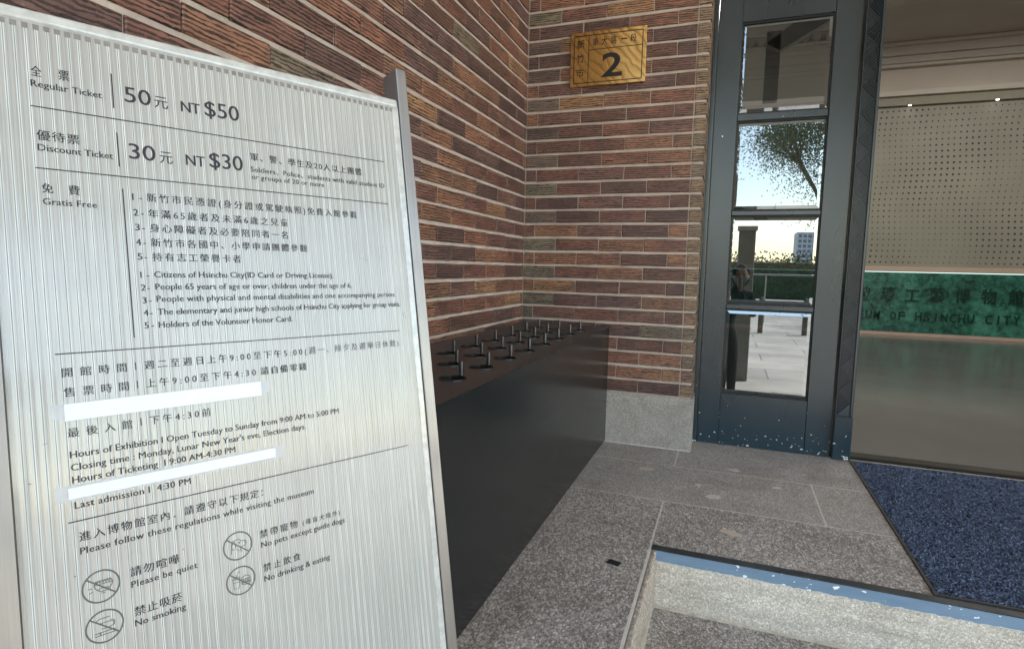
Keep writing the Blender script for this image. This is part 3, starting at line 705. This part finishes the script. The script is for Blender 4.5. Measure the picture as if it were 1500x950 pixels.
dog = [([(-.5, -.5), (-.42, .1), (-.25, .42), (.1, .48), (.25, .3), (.6, .25), (.62, .05), (.5, -.1), (.2, -.12), (.15, -.3), (.25, -.5)], 1, False), (arc(-.3, .08, .15, .32, 0, 360), .9, True), (arc(.12, .2, .05, .05, 0, 360, 8), .9, True), ([(.62, .2), (.5, .17), (.56, .08)], .9, False), ([(-.12, -.2), (.1, -.42)], .8, False)]
food = [([(-.55, .18), (-.5, -.5), (-.12, -.5), (-.06, .18)], 1, True), ([(-.6, .18), (-.02, .18), (-.06, .28), (-.56, .28)], 1, True), ([(-.3, .28), (-.22, .6), (-.02, .66)], 1, False), ([(-.5, -.05), (-.1, -.05)], .8, False),
        (arc(.36, .02, .32, .24, 0, 180), 1, False), ([(.04, .02), (.68, .02)], 1, False), ([(.02, -.08), (.70, -.08), (.70, -.18), (.02, -.18)], 1, True), (arc(.36, -.24, .32, .16, 180, 360), 1, False), ([(.04, -.24), (.68, -.24)], 1, False)]
icon(-.4629, -.7182, mouth); icon(-.4624, -.7636, smoke); icon(-.3139, -.7187, dog); icon(-.3136, -.7642, food)
# correction tapes
m_wt = flat('white_tape', (.64, .65, .69), .45, 0, .03, 40)
def strip(name, x0, x1, y0, y1, z, mat, ang=0.):
    return MB().add([(x0, y0, z), (x1, y0+ang, z), (x1, y1+ang, z), (x0, y1, z), (x0, y0, z-.0003), (x1, y0+ang, z-.0003), (x1, y1+ang, z-.0003), (x0, y1, z-.0003)], [(0, 1, 2, 3), (0, 4, 5, 1), (1, 5, 6, 2), (2, 6, 7, 3), (3, 7, 4, 0)]).build(name, mat, sg)
strip('white_cover_tape', -.4846, -.2673, -.5260, -.5068, .0013, m_wt); strip('clear_tape', -.4952, -.2558, -.5236, -.5066, .0008, m_tape)
strip('white_cover_tape', -.4865, -.2553, -.6136, -.6011, .0013, m_wt); strip('clear_tape', -.4986, -.2445, -.6160, -.5985, .0008, m_tape)

# small marks left on the sheet
sc_ = MB()
for pts, wd_s in (([(-.5205, -.588), (-.517, -.5885)], .0009), ([(-.0255, -.419), (-.0235, -.424), (-.0225, -.430)], .0007), ([(-.0285, -.4205), (-.0262, -.428)], .0005),
                  ([(-.378, -.703), (-.3765, -.7032)], .0012), ([(-.487, -.699), (-.485, -.6993)], .0011), ([(-.506, -.548), (-.501, -.5475)], .0005), ([(-.10, -.33), (-.082, -.334)], .0004)):
    sc_.stroke(pts, wd_s, ZT, 0)
tag(sc_.build('scuff_mark', flat('scuff_brown', (.12, .10, .09), .6), sg), kind='stuff')

# ------------------------------------------------------------------ entrance hall behind the doorway
def S(name, *a, **k): return tag(box(name, *a, **k), kind='structure')
FW = 7.018
t = NT('polished_floor'); v = t.co(kind='World')
c = t.ramp(t.noise(v, .9, 5), [(.3, (.088, .084, .083)), (.7, (.122, .117, .114))])
m_hall = t.pbr(c, t.ramp(t.noise(v, 2, 4), [(.3, .12), (.7, .2)]), 0, t.bump(t.noise(v, 5, 2), .001, .3), .8)
S('hall_floor', -3, 8.5, .272, 7.3, -.10, .0, m_hall)
S('hall_ceiling', -3, 8.5, .30, 7.3, 4.10, 4.2, m_plaster2)
S('hall_wall', -3, 8.5, FW+.06, 7.5, -.1, 4.1, m_plaster)
S('hall_wall', -3.1, -3.0001, .3, 7.3, -.1, 4.1, m_plaster); S('hall_wall', 8.5001, 8.6, .3, 7.3, -.1, 4.1, m_plaster)
S('facade_wall', .8836, 8.6, .18, .299, 2.682, 4.3, m_plaster)
S('facade_wall', 3.481, 8.6, .18, .299, -.6, 2.681, m_plaster)
S('facade_wall', -3.1, -.301, .0, .299, -.6, 4.3, m_plaster)
# mouldings of the far wall
mo = empty('wall_moulding', (2.9, FW, 3.26), 'beige stepped moulding bands crossing the hall wall above the dotted panel', 'moulding')
m_band = flat('olive_band', (.27, .26, .20), .8, 0, .05); m_band2 = flat('light_band', (.50, .46, .40), .8, 0, .05)
def mo_box(n, z0, z1, dep, mat): box(n, -5.8, 5.4, -dep, .05, z0-3.26, z1-3.26, mat, mo, .003)
mo_box('soffit_band', 3.262, 3.385, .05, m_band); mo_box('light_strip', 3.386, 3.46, .10, m_band2)
mo_box('crown_strip', 3.80, 3.84, .03, m_band2); mo_box('crown_strip', 3.84, 3.93, .07, m_plaster2); mo_box('crown_strip', 3.931, 4.05, .12, m_plaster2); mo_box('crown_strip', 4.051, 4.095, .17, m_band2)
# dotted acoustic panel
pn = empty('perforated_panel', (0, FW, 1.0), 'pale wall panel pierced with a grid of small holes above the green glass band', 'wall panel')
t = NT('cream_panel'); v = t.co(kind='World')
m_pan = t.pbr(t.ramp(t.noise(v, 1., 3), [(.3, (.25, .245, .20)), (.7, (.30, .295, .24))]), .7)
box('panel_sheet', -2.8, 8.4, 0, .05, -.0, 2.255, m_pan, pn)
hb_ = MB()
for j in range(27):
    for i in range(48):
        x = 2.30+.0705*i; z = .06+.0822*j; u = math.sin(i*.21+1.3*math.sin(j*.17))*math.cos(j*.23-.6)+.35*math.sin(i*.9+j*.5)
        r = .0105+.0045*max(-.9, min(1, u)); dxx = .012*math.sin(j*.5)
        k = 7; hb_.add([(x+dxx+r*math.cos(2*PI*q/k), -.0025, z+r*math.sin(2*PI*q/k)) for q in range(k)], [tuple(range(k-1, -1, -1))])
tag(hb_.build('hole', flat('hole_dark', (.04, .037, .03), .8), pn), kind='stuff')
# green glass band with raised lettering
gw = empty('green_glass_band', (0, FW, .047), 'dark green glass band carrying raised museum lettering along the far hall wall', 'lettered wall')
t = NT('green_cast_glass'); v = t.co(kind='World')
n1 = t.noise(v, 3.2, 6, .68); n2 = t.noise(v, 11, 5, .7)
c = t.mix(.5, t.ramp(n1, [(.36, (.003, .035, .027)), (.5, (.012, .11, .078)), (.66, (.09, .34, .25))]), t.ramp(n2, [(.4, (.003, .04, .03)), (.62, (.05, .25, .18))]))
m_green = t.pbr(c, .22, 0, t.bump(n2, .02, .6), .6)
box('glass_band', -2.8, 8.4, -.03, .0, .0, .862, m_green, gw, .002)
m_pink = flat('pinkish_sill', (.50, .38, .31), .6, 0, .05)
box('base_strip', -2.8, 8.4, -.06, .0, -.047, -.001, m_pink, gw, .002); box('ledge', -2.8, 8.4, -.045, .0, .885, .952, m_pink, gw, .002)
m_led = emit('led_strip', (.75, 1., .93), .3)
box('light_strip', -2.8, 8.4, -.034, .0, .8705, .8785, m_led, gw)
m_let = flat('raised_green_letter', (.006, .04, .03), .2)
def wall_text(body, x, z, wd, ht, y=-.031, name='letter', cjk=False):
    me = text_mesh(body, ht, 1, .012*ht, 2, .008); lo, hi = bounds(me)
    me.transform(Matrix.Scale(wd/(hi[0]-lo[0]), 4, (1, 0, 0)) @ Matrix.Scale(ht/(hi[1]-lo[1]), 4, (0, 1, 0)) @ Matrix.Translation((-lo[0], -lo[1], 0)))
    me.materials.append(m_let); o = link(bpy.data.objects.new(name, me), gw); o.rotation_euler = (PI/2, 0, 0); o.location = (x, y-.004, z-.047)
for i, ch in enumerate('玻璃工藝博物館'): wall_text(ch, 3.111-.303+.303*i, .50, .172, .215 if ch != '工' else .17)
eng = 'GLASS MUSEUM OF HSINCHU CITY'; x1 = 4.80; step = (4.80-2.925)/18.; adv = x1-step*len(eng)
for ch in eng:
    if ch != ' ': wall_text(ch, adv+(step*.42 if ch == 'I' else .01), .225, .02 if ch == 'I' else step*.76, .125)
    adv += step
# hall lights: two seen spots that only glow, plus added unseen ceiling ones
def downlight(x, y, z, label, power, r=.035):
    e = empty('downlight', (x, y, z), label, 'ceiling light', 'small round downlights of the hall')
    MB().tube((0, 0, -.006), (0, 0, .0), r*1.3, 20).build('trim_ring', m_steel, e); MB().tube((0, 0, -.010), (0, 0, -.0061), r, 20).build('lamp_face', emit('lamp_face', (1, .93, .82), 2.5), e)
    if power <= 0: return
    l = bpy.data.lights.new('hall_fill_light', 'AREA'); l.shape = 'DISK'; l.size = r*2; l.energy = power; l.color = (1, .95, .87)
    o = bpy.data.objects.new('hall_fill_light', l); COL.objects.link(o); o.parent = e; o.location = (0, 0, -.014)
HP = 6.5
downlight(3.255, 6.93, 3.258, 'left of the two bright spots under the olive band on the far hall wall', 0, .018)
downlight(4.26, 6.93, 3.258, 'right of the two bright spots under the olive band on the far hall wall', 0, .018)
for i, (x, y) in enumerate(((1.6, 2.4), (4.2, 2.4), (1.6, 5.0), (4.2, 5.0), (6.4, 3.6), (-1.2, 3.6))):  # out of view, added to light the hall
    downlight(x, y, 4.098, 'unseen round downlight added to the taupe ceiling to light the hall, '+('nearest the door leaf', 'nearest the doorway', 'back left', 'back right', 'far right side', 'far left side')[i], HP, .07)
cf = empty('ceiling_fixture', (2.05, 3.0, 3.15), 'dark edged flat fixture hanging at the top edge beside the door frame', 'ceiling fixture')
box('tray', 0, .21, -.1, .1, .0, .05, m_plaster, cf, .003); box('dark_rim', -.012, .222, -.112, -.101, -.004, .03, m_dark, cf)
for a in (.03, .18): MB().tube((a, 0, .0501), (a, 0, .95), .004, 8).build('hanger', m_steel, cf)
# ------------------------------------------------------------------ porch
S('porch_ceiling', -.3, 5.4, -4.25, .1795, 3.672, 3.9, m_white)
S('roof', -3.2, 8.8, -4.75, 7.6, 4.301, 4.5, m_conc)
S('porch_beam', -.3, 5.4, -4.70, -4.251, 2.86, 4.3, m_plaster)
fz = empty('cornice', (-.2, -4.25, 3.4), 'plaster cornice with leaf ornament along the inner porch beam', 'cornice')
box('cornice_strip', 0, 5.4, .0005, .05, .16, .27, m_plaster, fz, .006); box('cornice_strip', 0, 5.4, .0005, .03, .02, .05, m_plaster, fz, .004)
om = MB()
for i in range(46):
    x = .06+i*.115
    for k in range(4): om.tube((x+.02*k, .002, .06), (x+.02*k+.03*math.cos(k*1.3), .02, .13), .007, 5, .003)
tag(om.build('leaf_ornament', flat('ornament_grey', (.25, .23, .2), .8), fz), kind='stuff')
pc = empty('porch_column', (5.22, -4.48, -.6), 'square stone column at the far right end of the porch beam', 'column'); box('shaft', -.18, .18, -.18, .18, .12, 3.4, m_conc, pc, .01); box('base', -.22, .22, -.22, .22, 0, .12, m_conc, pc, .01)
pc = empty('porch_column', (-.12, -4.48, -.6), 'square stone column carrying the porch beam', 'column'); box('shaft', -.18, .18, -.18, .18, .12, 3.5, m_conc, pc, .01); box('base', -.22, .22, -.22, .22, 0, .12, m_conc, pc, .01); box('capital', -.22, .22, -.21, .21, 3.5, 3.58, m_conc, pc, .01)
br = empty('ceiling_brace', (1.24, -3.6, 2.75), 'grey angled brace hanging below the porch ceiling', 'brace')
m_gs = flat('grey_brace', (.13, .13, .12), .6)
box('upright', 0, .14, 0, .10, -.1, .60, m_gs, br, .004)
MB().add([(.0, 0, .48), (.14, 0, .40), (.85, 0, .80), (.60, 0, .92), (0, .1, .48), (.14, .1, .40), (.85, .1, .80), (.60, .1, .92)], [(0, 1, 2, 3), (7, 6, 5, 4), (0, 4, 5, 1), (1, 5, 6, 2), (2, 6, 7, 3), (3, 7, 4, 0)]).build('diagonal', m_gs, br)

# ------------------------------------------------------------------ outside, seen in the door panes
m_bark = flat('bark', (.11, .085, .06), .9, 0, .3, 20, .01, 30)
t = NT('leaf_green'); oi = t.n('NewGeometry').outputs['Random Per Island']
m_leaf = t.pbr(t.ramp(oi, [(0, (.035, .06, .03)), (.5, (.06, .095, .04)), (.85, (.10, .13, .05)), (1, (.15, .15, .06))]), .6)
def tree(x, y, h, cr, label, nl=5000, seed=1):
    r = random.Random(seed); e = empty('tree', (x, y, -.6), label, 'tree', 'trees around the plaza')
    tm = MB(); tips = []
    def limb(p, dvec, L, rad, dep):
        q = p+dvec*L; tm.tube(p, q, rad, 7 if dep < 2 else 5, rad*.62, False)
        if dep >= 1: tips.append((p+q)/2)
        if dep >= 4: tips.append(q); return
        for k in range(3 if dep < 3 else 2):
            nd = (dvec+Vector((r.uniform(-1, 1), r.uniform(-1, 1), r.uniform(-.15, .75)))*.85).normalized()
            limb(q, nd, L*r.uniform(.62, .82), rad*.58, dep+1)
    limb(Vector((0, 0, 0)), Vector((r.uniform(-.08, .08), 0, 1)).normalized(), h*.34, h*.028, 0)
    tm.build('trunk', m_bark, e)
    lm = MB(); s = cr*.0145
    for i in range(nl):
        c_ = r.choice(tips); p = c_+Vector((r.gauss(0, 1), r.gauss(0, 1), r.gauss(0, .8)))*cr*.17
        a = Vector((r.uniform(-1, 1), r.uniform(-1, 1), r.uniform(-1, 1))).normalized(); b = a.orthogonal().normalized()
        lm.add([p-a*s, p+b*s*.5, p+a*s, p-b*s*.5], [(0, 1, 2, 3)])
    lm.build('crown', m_leaf, e); return e
tree(8.6, -16, 8.0, 4.0, 'large spreading tree mirrored in the second door pane', 16000, 3)
tree(5.6, -30, 9.8, 4.4, 'airy tree farther out mirrored in the third pane', 26000, 5)
tree(9.5, -22, 8.5, 4.2, 'tree at the right side of the plaza', 5000, 8)
tree(-7, -20, 8.5, 4.5, 'tree at the left side of the plaza', 5000, 9)
hd = MB(); r = random.Random(4)
for i in range(22000):
    p = Vector((r.uniform(-14, 26), r.uniform(-33.4, -32), -.6+r.random()*2.3*(1+.15*math.sin(i)))); a = Vector((r.uniform(-1, 1), r.uniform(-1, 1), r.uniform(-1, 1))).normalized(); b = a.orthogonal().normalized(); s = .095
    hd.add([p-a*s, p+b*s*.6, p+a*s, p-b*s*.6], [(0, 1, 2, 3)])
he = empty('hedge', (0, 0, 0), 'long clipped hedge across the far side of the plaza', 'hedge')
tag(hd.build('leaves', m_leaf, he), kind='stuff')
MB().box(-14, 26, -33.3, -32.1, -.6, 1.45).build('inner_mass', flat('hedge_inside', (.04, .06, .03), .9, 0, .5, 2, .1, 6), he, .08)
tw = empty('office_tower', (15.6, -130, -.6), 'pale blue office tower standing far behind the hedge', 'tower')
box('walls', -2.4, 2.4, -3, 3, 0, 9.6, flat('tower_wall', (.40, .46, .54), .6), tw, .05)
wm = MB()
for i in range(5):
    for j in range(9): wm.box(-2.1+i*.86, -1.5+i*.86, 3.001, 3.03, .5+j, 1.1+j)
tag(wm.build('windows', flat('tower_window', (.08, .12, .17), .15), tw), kind='stuff')
pp = empty('grey_pillar', (1.21, -5.2, -.6), 'waist-thick grey stone pillar standing in front of the porch', 'pillar')
box('shaft', -.105, .105, -.10, .10, 0, 2.02, flat('pillar_stone', (.20, .19, .17), .7), pp, .01); box('cap', -.125, .125, -.12, .12, 2.021, 2.08, m_conc, pp, .008)
for i, x in enumerate((1.78, 2.75, 3.72, .8)):
    e = empty('bollard', (x, -12, -.6), ('short dark bollard on the plaza, %s' % ('nearest the pillar', 'between two others', 'farthest right', 'farthest left')[i]), 'bollard', 'bollards across the plaza')
    MB().tube((0, 0, 0), (0, 0, .82), .06, 14).build('post', m_bark, e); MB().tube((0, 0, .821), (0, 0, .88), .066, 14, .03).build('cap', m_dark, e)
rl = empty('railing', (-6, -15, -.6), 'low horizontal metal railing beyond the bollards', 'railing')
MB().tube((0, 0, 1.4), (22, 0, 1.4), .025, 8).build('rail', m_steel, rl)
for k in range(12): MB().tube((k*2, 0, 0), (k*2, 0, 1.375), .02, 8).build('post', m_steel, rl)

# ------------------------------------------------------------------ the photographer, seen only in the panes
ps = empty('person', (.98, -3.25, -.6), 'person in dark clothes holding up a phone, mirrored in the lower door panes', 'person')
def skin(name, verts, edges, radii, mat, sub=2, root=0):
    me = bpy.data.meshes.new(name); me.from_pydata(verts, edges, []); me.update(); me.materials.append(mat)
    o = link(bpy.data.objects.new(name, me), ps); m = o.modifiers.new('skin', 'SKIN'); m.use_smooth_shade = True
    for i, r_ in enumerate(radii):
        sv = me.skin_vertices[0].data[i]; sv.radius = (r_, r_) if not isinstance(r_, tuple) else r_; sv.use_root = (i == root)
    m2 = o.modifiers.new('sub', 'SUBSURF'); m2.levels = sub; m2.render_levels = sub; return o
m_skin = flat('skin', (.33, .20, .14), .5); m_cloth = flat('dark_coat', (.025, .028, .035), .8); m_pants = flat('dark_trousers', (.02, .02, .025), .8); m_hair = flat('dark_hair', (.012, .010, .009), .45)
# joints relative to the empty: body leans towards the phone
V_ = [(0, 0, .80), (.02, 0, .95), (.06, .01, 1.10), (.10, .03, 1.23), (.12, .05, 1.29), (.13, .06, 1.35),      # pelvis .. neck
      (-.09, 0, .76), (-.10, .03, .43), (-.10, -.02, .07), (-.10, .12, .035),                                    # left leg
      (.09, 0, .76), (.11, .03, .43), (.12, -.02, .07), (.12, .12, .035),                                        # right leg
      (-.07, .03, 1.235), (-.13, .08, 1.03), (-.03, .25, 1.27),                                                  # left arm to wrist
      (.25, .03, 1.225), (.29, .09, 1.02), (.15, .25, 1.27)]                                                      # right arm
E_ = [(0, 1), (1, 2), (2, 3), (3, 4), (4, 5), (0, 6), (6, 7), (7, 8), (8, 9), (0, 10), (10, 11), (11, 12), (12, 13), (3, 14), (14, 15), (15, 16), (3, 17), (17, 18), (18, 19)]
Rr = [(.14, .10), (.125, .09), (.14, .10), (.12, .085), .06, .05, .085, .058, .038, .035, .085, .058, .038, .035, .06, .042, .026, .06, .042, .026]
skin('body', V_, E_, Rr, m_cloth)
hm = bpy.data.meshes.new('head'); bm = bmesh.new(); bmesh.ops.create_uvsphere(bm, u_segments=32, v_segments=24, radius=1)
for v_ in bm.verts:
    x, y, z = v_.co; jaw = max(0, -z)
    nx = x*(.078-.022*jaw); ny = y*.098*(1-.12*jaw); nz = z*.115
    if y > .75 and abs(x) < .22 and -.35 < z < .12: ny += .018*(1-abs(x)/.22)*(1-abs(z+.12)/.26)            # nose
    if y > .6 and .02 < z < .25 and .2 < abs(x) < .55: ny -= .007                                             # eye sockets
    if abs(x) > .93 and abs(y) < .25 and -.2 < z < .2: nx *= 1.13                                              # ears
    if y > .7 and abs(x) < .3 and -.62 < z < -.45: ny += .005                                                  # lips
    v_.co = (nx, ny, nz)
bm.to_mesh(hm); bm.free(); hm.materials.append(m_skin); hm.polygons.foreach_set('use_smooth', [True]*len(hm.polygons))
ho = link(bpy.data.objects.new('head', hm), ps); ho.location = (.145, .10, 1.425)
bm = bmesh.new(); bmesh.ops.create_uvsphere(bm, u_segments=28, v_segments=20, radius=1)
bmesh.ops.delete(bm, geom=[v_ for v_ in bm.verts if v_.co.y > .35 and v_.co.z < .55], context='VERTS')
for v_ in bm.verts: v_.co = Vector((v_.co.x*.088, v_.co.y*.108-.006, v_.co.z*.125+.008))*(1+random.uniform(0, .02))
me = bpy.data.meshes.new('hair'); bm.to_mesh(me); bm.free(); me.materials.append(m_hair)
o = link(bpy.data.objects.new('hair', me), ps); o.location = (.145, .10, 1.425)
bm = bmesh.new(); bmesh.ops.create_uvsphere(bm, u_segments=28, v_segments=20, radius=1)
bmesh.ops.delete(bm, geom=[v_ for v_ in bm.verts if v_.co.y < .25 or v_.co.z > .0 or v_.co.z < -.85], context='VERTS')
for v_ in bm.verts: v_.co = Vector((v_.co.x*.070, v_.co.y*.105+.012*(1-abs(v_.co.x)), v_.co.z*.118))
me = bpy.data.meshes.new('face_mask'); bm.to_mesh(me); bm.free(); me.materials.append(flat('blue_mask', (.05, .10, .16), .8)); o = link(bpy.data.objects.new('face_mask', me), ps); o.location = (.145, .10, 1.425)
for x in (-.028, .028):
    MB().tube((.145+x, .175, 1.44), (.145+x, .186, 1.44), .011, 12).build('eye', m_dark, ps)
PHX, PHY, PHZ = .05, .325, 1.47      # phone centre relative to the empty
box('phone', PHX-.075, PHX+.075, PHY-.004, PHY+.004, PHZ-.036, PHZ+.036, m_dark, ps, .003)
def hand(sx):
    wx = PHX+sx*.085; w_ = (-.03 if sx < 0 else .15, .25, 1.27)
    vs = [w_, (wx, PHY-.03, PHZ-.075), (wx-.002*sx, PHY-.02, PHZ-.035)]; es = [(0, 1), (1, 2)]; rr = [.024, (.03, .017), (.028, .015)]
    for k in range(4):
        b = len(vs); z_ = PHZ-.045+.021*k; vs += [(wx, PHY+.006, z_), (wx-.022*sx, PHY+.016, z_+.004), (wx-.045*sx+.004*k*sx, PHY+.014, z_+.004)]; es += [(2, b), (b, b+1), (b+1, b+2)]; rr += [.0085, .008, .007]
    b = len(vs); vs += [(wx-.02*sx, PHY-.028, PHZ-.03), (wx-.045*sx, PHY-.016, PHZ-.012)]; es += [(1, b), (b, b+1)]; rr += [.010, .008]
    skin('hand', vs, es, rr, m_skin, 1)
hand(-1); hand(1)
